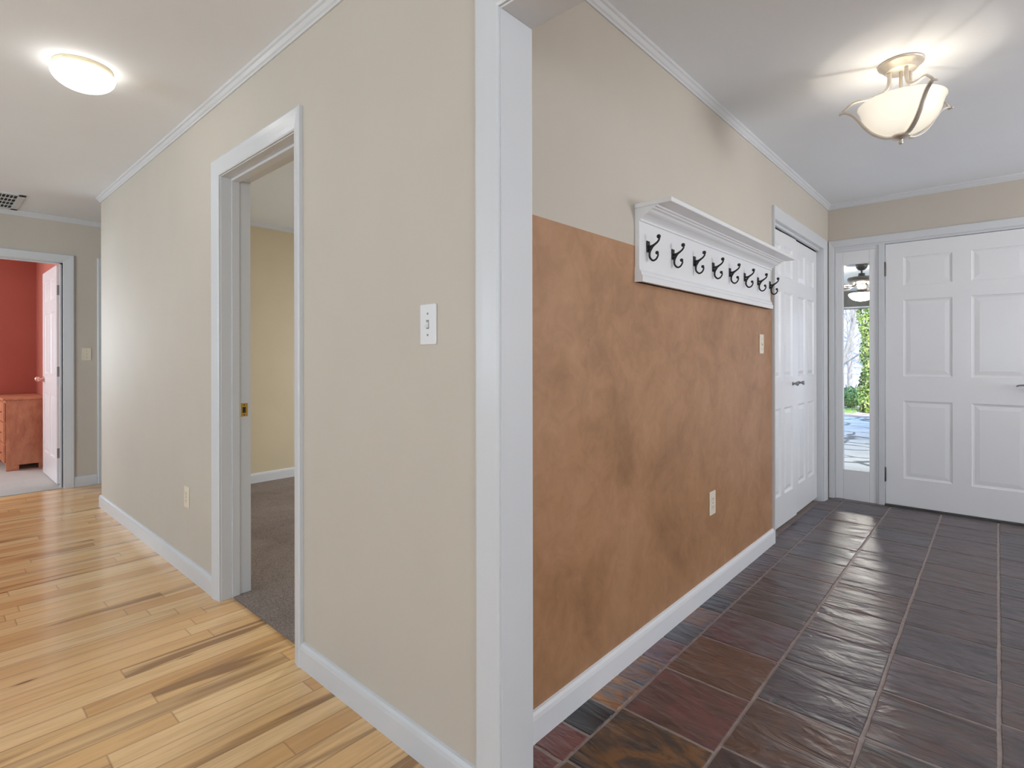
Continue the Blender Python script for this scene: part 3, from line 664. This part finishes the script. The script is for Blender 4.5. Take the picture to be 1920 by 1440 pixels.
# ================================================================== switches and outlets
def wall_plate(name, c, normal, label, cat, kind_, mat, group=None, wide=0.070, high=0.114, mains=True):
    """plate centred at c on a wall; normal 'y-' (faces -Y) or 'x+' (faces +X)"""
    t = thing(name, c, label, cat, group)
    if normal == 'y-': P = lambda u, z, n: (c[0] + u, c[1] - n, c[2] + z)
    else: P = lambda u, z, n: (c[0] + n, c[1] + u, c[2] + z)
    def pbox(mb, u0, u1, z0, z1, n0, n1):
        vs = [P(u, z, n) for u in (u0, u1) for z in (z0, z1) for n in (n0, n1)]
        mb.add(vs, [(0, 1, 3, 2), (4, 6, 7, 5), (0, 4, 5, 1), (2, 3, 7, 6), (0, 2, 6, 4), (1, 5, 7, 3)]); return mb
    pbox(MB(), -wide / 2, wide / 2, -high / 2, high / 2, 0, 0.0055).build('face_plate', mat, t, bevel=0.003, seg=3)
    def screw(z):
        q = MB(); pts = [P(0.0032 * math.cos(a), z + 0.0032 * math.sin(a), n) for n in (0.005, 0.0066) for a in [2 * PI * i / 10 for i in range(10)]]
        q.add(pts, [(i, (i + 1) % 10, 10 + (i + 1) % 10, 10 + i) for i in range(10)] + [tuple(range(10, 20))]); q.build('screw', M['steel'], t)
    if kind_ == 'toggle':
        q = MB(); pbox(q, -0.0052, 0.0052, -0.0125, 0.0125, 0.0055, 0.0065); q.build('switch_slot', M['steel'] if mat is M['plate'] else mat, t)
        q = MB(); vs = [P(-0.004, -0.009, 0.006), P(0.004, -0.009, 0.006), P(0.004, 0.007, 0.006), P(-0.004, 0.007, 0.006), P(-0.0033, -0.011, 0.015), P(0.0033, -0.011, 0.015), P(0.0033, -0.005, 0.0165), P(-0.0033, -0.005, 0.0165)]
        q.add(vs, [(0, 1, 2, 3), (4, 5, 6, 7), (0, 1, 5, 4), (1, 2, 6, 5), (2, 3, 7, 6), (3, 0, 4, 7)]); q.build('toggle', mat, t)
        screw(0.030); screw(-0.030)
    else:
        for z in (0.0195, -0.0195):
            q = MB(); pbox(q, -0.0165, 0.0165, z - 0.0135, z + 0.0135, 0.0055, 0.0072); so = q.build('socket', mat, t, bevel=0.004)
            q = MB(); pbox(q, -0.0075, -0.0055, z - 0.002, z + 0.006, 0.0070, 0.0076); pbox(q, 0.0055, 0.0075, z - 0.002, z + 0.006, 0.0070, 0.0076); pbox(q, -0.002, 0.002, z - 0.009, z - 0.0055, 0.0070, 0.0076)
            q.build('slot', M['bronze'], so)
        screw(0)
    return t
wall_plate('light_switch', (-1.190, Y1, 1.244), 'y-', 'white toggle switch on cream wall between doorway and white post', 'light switch', 'toggle', M['plate'])
wall_plate('power_outlet', (-3.203, Y1, 0.412), 'y-', 'cream wall outlet low on the hall wall left of the doorway', 'outlet', 'outlet', M['almond'])
wall_plate('light_switch', (X4, 1.046, 1.188), 'x+', 'almond switch on the far wall beside the red room doorway', 'light switch', 'toggle', M['almond'])
wall_plate('light_switch', (X2, 3.346, 1.228), 'x+', 'almond switch on brown wall below the coat rack, near closet', 'light switch', 'toggle', M['almond'])
wall_plate('power_outlet', (X2, 2.606, 0.440), 'x+', 'almond wall outlet low on the brown wall', 'outlet', 'outlet', M['almond'])
wall_plate('power_outlet', (XT, 1.600, 0.385), 'x+', 'white outlet on the tan wall peeping past the door jamb', 'outlet', 'outlet', M['plate'])

# ================================================================== ceiling lamps
def arc_prof(r0, r1, z0, z1, n, f=1.0): return [(r0 + (r1 - r0) * math.sin(PI / 2 * i / n) ** f, z0 + (z1 - z0) * (1 - math.cos(PI / 2 * i / n))) for i in range(n + 1)]
LX, LY = -2.905, 0.486
t = thing('flush_ceiling_light', (LX, LY, C), 'lit white glass dome light flush on the hall ceiling', 'ceiling light')
MB().lathe((LX, LY, 0), [(0.0, C), (0.104, C), (0.106, C - 0.004), (0.104, C - 0.026), (0.100, C - 0.028), (0.0, C - 0.028)], 40).build('collar', M['collar'], t)
MB().lathe((LX, LY, 0), [(0.0, C - 0.027), (0.108, C - 0.027)] + [(0.113 * math.cos(PI / 2 * i / 12), C - 0.030 - 0.068 * math.sin(PI / 2 * i / 12)) for i in range(12)] + [(0.0, C - 0.098)], 40).build('glass_dome', M['dome_glow'], t)
MB().lathe((LX + 0.075, LY - 0.077, C - 0.014), [(0.0, -0.002), (0.005, -0.002), (0.005, 0.004), (0.0, 0.006)], 12).build('knob', M['collar'], t)

CX, CY = -0.303, 2.800
t = thing('semi_flush_ceiling_light', (CX, CY, C), 'lit alabaster bowl light with three curved nickel arms, foyer ceiling', 'ceiling light')
MB().lathe((CX, CY, C), [(0.0, 0), (0.080, 0), (0.083, -0.004), (0.081, -0.009), (0.075, -0.012), (0.056, -0.034), (0.054, -0.036), (0.0, -0.036)], 40).build('canopy', M['nickel'], t)
outer = [(0.030, 2.090), (0.050, 2.093), (0.080, 2.105), (0.106, 2.124), (0.126, 2.148), (0.138, 2.172), (0.145, 2.200), (0.153, 2.222), (0.157, 2.227)]
inner = [(r - 0.005, z + 0.003) for r, z in reversed(outer)]
MB().lathe((CX, CY, 0), outer + inner, 48).build('glass_bowl', M['bowl_glow'], t)
m = MB(); m.lathe((CX, CY, 0), [(0.0, 2.050), (0.006, 2.052), (0.009, 2.058), (0.006, 2.066), (0.010, 2.072), (0.032, 2.078), (0.036, 2.084), (0.034, 2.090), (0.0, 2.092)], 28)
m.build('finial', M['nickel'], t)
MB().tube([(CX, CY, 2.09), (CX, CY, C - 0.034)], 0.006, 12).build('stem', M['nickel'], t)
bulbs = []
for ai in (203, 304, 46):
    a = math.radians(ai); ca, sa = math.cos(a), math.sin(a); q = lambda r, z, s_=0.0: (CX + r * ca - s_ * sa, CY + r * sa + s_ * ca, z)
    pts = smooth_pts([q(0.028, 2.083), q(0.060, 2.085), (q(0.100, 2.106)), q(0.132, 2.138), q(0.156, 2.172), q(0.180, 2.200), q(0.208, 2.214), q(0.226, 2.210)])
    mb = MB(); n = len(pts); vs = []
    for i, p in enumerate(pts):       # flat strap
        d = (pts[min(i + 1, n - 1)] - pts[max(i - 1, 0)]).normalized(); sd = Vector((-sa, ca, 0)); nn = d.cross(sd)
        wv = 0.0100 - 0.0035 * i / n
        for u, v in ((-1, -1), (1, -1), (1, 1), (-1, 1)): vs.append(p + sd * u * wv + nn * v * 0.0038)
    fs = [(i * 4 + k, i * 4 + (k + 1) % 4, i * 4 + 4 + (k + 1) % 4, i * 4 + 4 + k) for i in range(n - 1) for k in range(4)] + [(0, 1, 2, 3), (4 * n - 4, 4 * n - 3, 4 * n - 2, 4 * n - 1)]
    mb.add(vs, fs, 0, True); mb.tube([q(0.224, 2.211, -0.012), q(0.224, 2.211, 0.012)], 0.0045, 8)
    arm = mb.build('arm', M['nickel'], t, bevel=0.001)
    rp = smooth_pts([q(0.042, C - 0.034), q(0.042, C - 0.075), q(0.052, C - 0.105), q(0.085, C - 0.128), q(0.125, C - 0.136), q(0.175, C - 0.142), q(0.216, C - 0.178)])
    mb = MB(); mb.tube(rp, [0.0082 - 0.0035 * i / len(rp) for i in range(len(rp))], 10).build('support_rod', M['nickel'], arm)
for dx, dy in ((0.055, 0.03), (-0.055, -0.03)):
    light('foyer_bulb', 'POINT', (CX + dx, CY + dy, 2.145), 0.85, (1.0, 0.91, 0.78), radius=0.009)

# ================================================================== ceiling vent
VX0, VX1, VY0, VY1 = -6.098, -5.510, -0.010, 0.578
t = thing('ceiling_vent', ((VX0 + VX1) / 2, (VY0 + VY1) / 2, C), 'square white return air grille in the hall ceiling by far wall', 'air vent')
m = MB(); b_ = 0.045; zz = C - 0.007
m.box(VX0, VX1, VY0, VY0 + b_, zz, C).box(VX0, VX1, VY1 - b_, VY1, zz, C).box(VX0, VX0 + b_, VY0, VY1, zz, C).box(VX1 - b_, VX1, VY0, VY1, zz, C).build('frame', M['trim'], t, bevel=0.002)
MB().box(VX0 + b_, VX1 - b_, VY0 + b_, VY1 - b_, C - 0.0015, C - 0.0002).build('backing', M['dark'], t)
m = MB(); iw = (VX1 - VX0 - 2 * b_)
for i in range(1, 4): x = VX0 + b_ + iw * i / 4; m.box(x - 0.007, x + 0.007, VY0 + b_, VY1 - b_, zz + 0.001, C - 0.001)
n = 23
for i in range(1, n): y = VY0 + b_ + (VY1 - VY0 - 2 * b_) * i / n; m.box(VX0 + b_, VX1 - b_, y - 0.0022, y + 0.0022, zz + 0.002, C - 0.001)
tag(m.build('grille', M['trim'], t))

# ================================================================== dresser in the red room
DX0, DX1, DY0, DY1, DT = -8.26, -7.455, 0.60, 0.930, 0.745
t = thing('dresser', ((DX0 + DX1) / 2, (DY0 + DY1) / 2, 0.006), 'reddish cherry wood dresser standing in the red room', 'dresser')
m = MB(); m.box(DX0, DX1, DY0 + 0.02, DY1, 0.06, DT - 0.022)
m.box(DX1 - 0.02, DX1, DY0 + 0.02, DY0 + 0.12, 0.006, 0.06).box(DX1 - 0.02, DX1, DY1 - 0.06, DY1, 0.006, 0.06).box(DX0, DX0 + 0.02, DY0 + 0.02, DY0 + 0.12, 0.006, 0.06).box(DX0, DX0 + 0.02, DY1 - 0.06, DY1, 0.006, 0.06)
m.build('carcass', M['cherry'], t, bevel=0.003)
MB().box(DX0 - 0.015, DX1 + 0.012, DY0 - 0.005, DY1 + 0.01, DT - 0.022, DT).build('top', M['cherry'], t, bevel=0.006)
for k, (z0, z1) in enumerate(((0.09, 0.28), (0.295, 0.49), (0.505, 0.70))):
    d = MB().box(DX0 + 0.02, DX1 - 0.012, DY0, DY0 + 0.02, z0, z1).build('drawer', M['cherry'], t, bevel=0.006)
    for x in (DX0 + 0.2, DX1 - 0.16):
        MB().lathe((x, DY0, (z0 + z1) / 2), [(0.008, 0), (0.006, -0.012), (0.014, -0.022), (0.0, -0.026)], 14, axis='y').build('knob', M['copper'], d)

# ================================================================== outside: porch, patio, garden
MB().box(-9, XR + 4, FB, 12.0, -0.32, -0.14).build('floor', M['flag'], kind=st)
MB().box(-8, XR + 3, FB, 11.4, 2.35, 2.45).build('ceiling', M['porch_white'], kind=st)
t = thing('porch_beam', (-2.0, 11.5, 2.0), 'dark porch beam seen through the top of the sidelight', 'beam')
MB().box(-8, 6, 11.40, 11.60, 2.03, 2.45).build('beam', M['porch'], t)
MB().box(-8, 6, 11.37, 11.40, 2.035, 2.060).build('trim_strip', M['porch_white'], t)
for px in (-7.9, 5.9): tag(MB().box(px - 0.07, px + 0.07, 11.43, 11.57, -0.14, 2.03).build('porch_post', M['porch'], loc=(px, 11.5, -0.14)), 'porch post holding up one end of the dark porch beam', 'post', 'porch posts')
MB().box(-40, 30, 12.0, 60, -0.5, -0.17).build('floor', M['ground'], kind=st)
MB().box(-12, 8, 12.0, 13.6, -0.3, -0.150).build('floor', M['flag'], kind=st)
hv = [(-40 + 70 * i / 14, 26 + 3.0 * j, -0.2 + (0.42 * 3.0 * j) * (1 + 0.12 * math.sin(i * 1.3 + j))) for j in range(9) for i in range(15)]
MB().add(hv, [(j * 15 + i, j * 15 + i + 1, (j + 1) * 15 + i + 1, (j + 1) * 15 + i) for j in range(8) for i in range(14)]).build('hillside', M['hill'], kind=st)
# ceiling fan
QX, QY = -1.303, 8.2
t = thing('ceiling_fan', (QX, QY, 2.35), 'dark ceiling fan with a lit bowl on the porch, seen through sidelight', 'ceiling fan')
MB().lathe((QX, QY, 0), [(0.0, 2.35), (0.068, 2.35), (0.070, 2.335), (0.060, 2.300), (0.035, 2.275), (0.014, 2.268), (0.0, 2.268)], 28).build('canopy', M['bronze'], t)
MB().tube([(QX, QY, 2.27), (QX, QY, 2.20)], 0.012, 12).build('downrod', M['bronze'], t)
MB().lathe((QX, QY, 0), [(0.0, 2.235), (0.035, 2.232), (0.040, 2.200), (0.060, 2.190), (0.150, 2.180), (0.160, 2.165), (0.155, 2.135), (0.125, 2.105), (0.10, 2.085), (0.06, 2.070), (0.058, 2.01), (0.05, 1.995), (0.11, 1.985), (0.115, 1.975), (0.0, 1.97)], 36).build('motor_housing', M['bronze'], t)
MB().lathe((QX, QY, 0), [(0.0, 1.972), (0.135, 1.972)] + [(0.145 * math.cos(PI / 2 * i / 10), 1.966 - 0.092 * math.sin(PI / 2 * i / 10)) for i in range(10)] + [(0.0, 1.874)], 32).build('light_bowl', M['fan_glow'], t)
for k in range(5):
    a = math.radians(20 + 72 * k); ca, sa = math.cos(a), math.sin(a); q = lambda r, s_, z: (QX + r * ca - s_ * sa, QY + r * sa + s_ * ca, z)
    o2 = [(0.20, -0.055), (0.62, -0.072), (0.66, -0.05), (0.67, 0.0), (0.66, 0.05), (0.62, 0.072), (0.20, 0.055)]
    vs = [q(r, s_, 2.055 + s_ * 0.18 + dz) for dz in (0, 0.008) for r, s_ in o2]; nn = len(o2)
    b = MB().add(vs, [tuple(range(nn)), tuple(range(nn, 2 * nn))] + [(i, (i + 1) % nn, nn + (i + 1) % nn, nn + i) for i in range(nn)]).build('blade', M['fan_wood'], t)
    MB().tube([q(0.09, 0, 2.085), q(0.14, 0.01, 2.05), q(0.20, 0, 2.052), q(0.25, 0, 2.056)], 0.010, 8).build('blade_bracket', M['bronze'], b)
# trees
def branch(mb, p, d, L, r, depth, rnd):
    n = 5; pts = [p]; dd = d.copy()
    for i in range(n):
        dd = (dd + Vector((rnd.uniform(-.16, .16), rnd.uniform(-.16, .16), rnd.uniform(-.04, .12)))).normalized(); pts.append(pts[-1] + dd * L / n)
    rr = [r * (1 - 0.6 * i / n) for i in range(n + 1)]
    mb.tube(pts, rr, 6 if depth else 9, caps=False)
    if depth >= 3: return
    for i in range(1, n + 1):
        for _ in range(1 if depth else 2):
            ax = Vector((rnd.uniform(-1, 1), rnd.uniform(-1, 1), rnd.uniform(-.15, .8))).normalized()
            branch(mb, pts[i], (dd * 0.35 + ax).normalized(), L * rnd.uniform(.22, .36), rr[i] * 0.5, depth + 1, rnd)
def bare_tree(x, y, h, r, seed, label, group=None):
    rnd = random.Random(seed); t = thing('bare_tree', (x, y, -0.17), label, 'tree', group)
    mb = MB(); branch(mb, Vector((x, y, -0.2)), Vector((rnd.uniform(-.05, .05), 0, 1)), h, r, 0, rnd); mb.build('trunk', M['bark'], t)
spots = [(-3.45, 18.0), (-2.25, 21.0), (-5.4, 19.4), (-4.1, 23.4), (-0.9, 18.6), (-6.9, 22.6), (-1.9, 25.4), (-5.3, 27.2), (0.9, 22.2), (-3.5, 29.0), (-7.9, 18.4), (-8.3, 26.6), (-5.6, 31.8)]
for i, (x, y) in enumerate(spots): bare_tree(x, y, random.uniform(5.0, 7.0), random.uniform(0.06, 0.12), 40 + i, 'leafless pale tree in the woods behind the ivy covered trunk', 'bare trees beyond the patio')
def leaves(mb, pts, size, rnd):
    for p, nrm in pts:
        s_ = size * rnd.uniform(.6, 1.3); a = Vector((rnd.uniform(-1, 1), rnd.uniform(-1, 1), rnd.uniform(-1, 1))).cross(nrm)
        if a.length < 1e-3: continue
        a.normalize(); n2 = (nrm + Vector((rnd.uniform(-.6, .6), rnd.uniform(-.6, .6), rnd.uniform(-.3, .8)))).normalized(); b = n2.cross(a).normalized(); a = b.cross(n2)
        c = Vector(p)
        mb.add([c - a * s_ * .5, c + b * s_ * .4 - a * s_ * .1, c + a * s_ * .6, c - b * s_ * .4 - a * s_ * .1], [(0, 1, 2, 3)])
TX, TY = -2.20, 15.2
t = thing('ivy_covered_tree', (TX, TY, -0.17), 'tree trunk wrapped in green ivy, seen through the sidelight', 'tree')
mb = MB(); branch(mb, Vector((TX, TY, -0.2)), Vector((0, 0, 1)), 7.0, 0.17, 1, random.Random(5)); mb.build('trunk', M['bark'], t)
rnd = random.Random(9); pts = []
for _ in range(5200):
    z = rnd.uniform(-0.15, 4.2); a = rnd.uniform(0, 2 * PI); rr = 0.19 + 0.07 * math.sin(z * 5 + a * 2) * math.sin(z * 2.3) + rnd.uniform(0, 0.07)
    pts.append(((TX + rr * math.cos(a), TY + rr * math.sin(a), z), Vector((math.cos(a), math.sin(a), 0.2))))
mb = MB(); leaves(mb, pts, 0.075, rnd); mb.build('ivy', M['ivy'], t)
def bush(x, y, r, h, seed, label):
    rnd = random.Random(seed); t = thing('bush', (x, y, -0.17), label, 'bush')
    mb = MB()
    for k in range(7): a = k * 0.9; mb.tube([(x, y, -0.17), (x + r * .5 * math.cos(a), y + r * .5 * math.sin(a), h * .5), (x + r * .8 * math.cos(a), y + r * .8 * math.sin(a), h * .8)], 0.012, 6)
    mb.build('stem', M['bark'], t)
    pts = []
    for _ in range(1800):
        v = Vector((rnd.gauss(0, 1), rnd.gauss(0, 1), rnd.gauss(0, 1))).normalized(); f = rnd.uniform(.55, 1) ** .5
        pts.append(((x + v.x * r * f, y + v.y * r * f, -0.17 + h / 2 + v.z * h / 2 * f), v))
    mb = MB(); leaves(mb, pts, 0.06, rnd); mb.build('foliage', M['bush'], t)
bush(-2.86, 16.4, 0.34, 0.55, 3, 'small green bush left of the ivy covered trunk')
bush(-4.4, 16.6, 0.6, 1.1, 4, 'larger green bush in the garden, outside the sidelight view')
g = MB(); rnd = random.Random(2)
for _ in range(2500):
    x, y = rnd.uniform(-4.2, -2.5), rnd.uniform(14.6, 15.9); a = rnd.uniform(0, PI); hh = rnd.uniform(.03, .09)
    g.add([(x, y, -0.17), (x + .008 * math.cos(a), y + .008 * math.sin(a), -0.17), (x + rnd.uniform(-.02, .02), y + rnd.uniform(-.02, .02), -0.17 + hh)], [(0, 1, 2)])
tag(g.build('grass_patch', M['grass']), 'patch of green grass in front of the small bush', 'grass', kind='stuff')
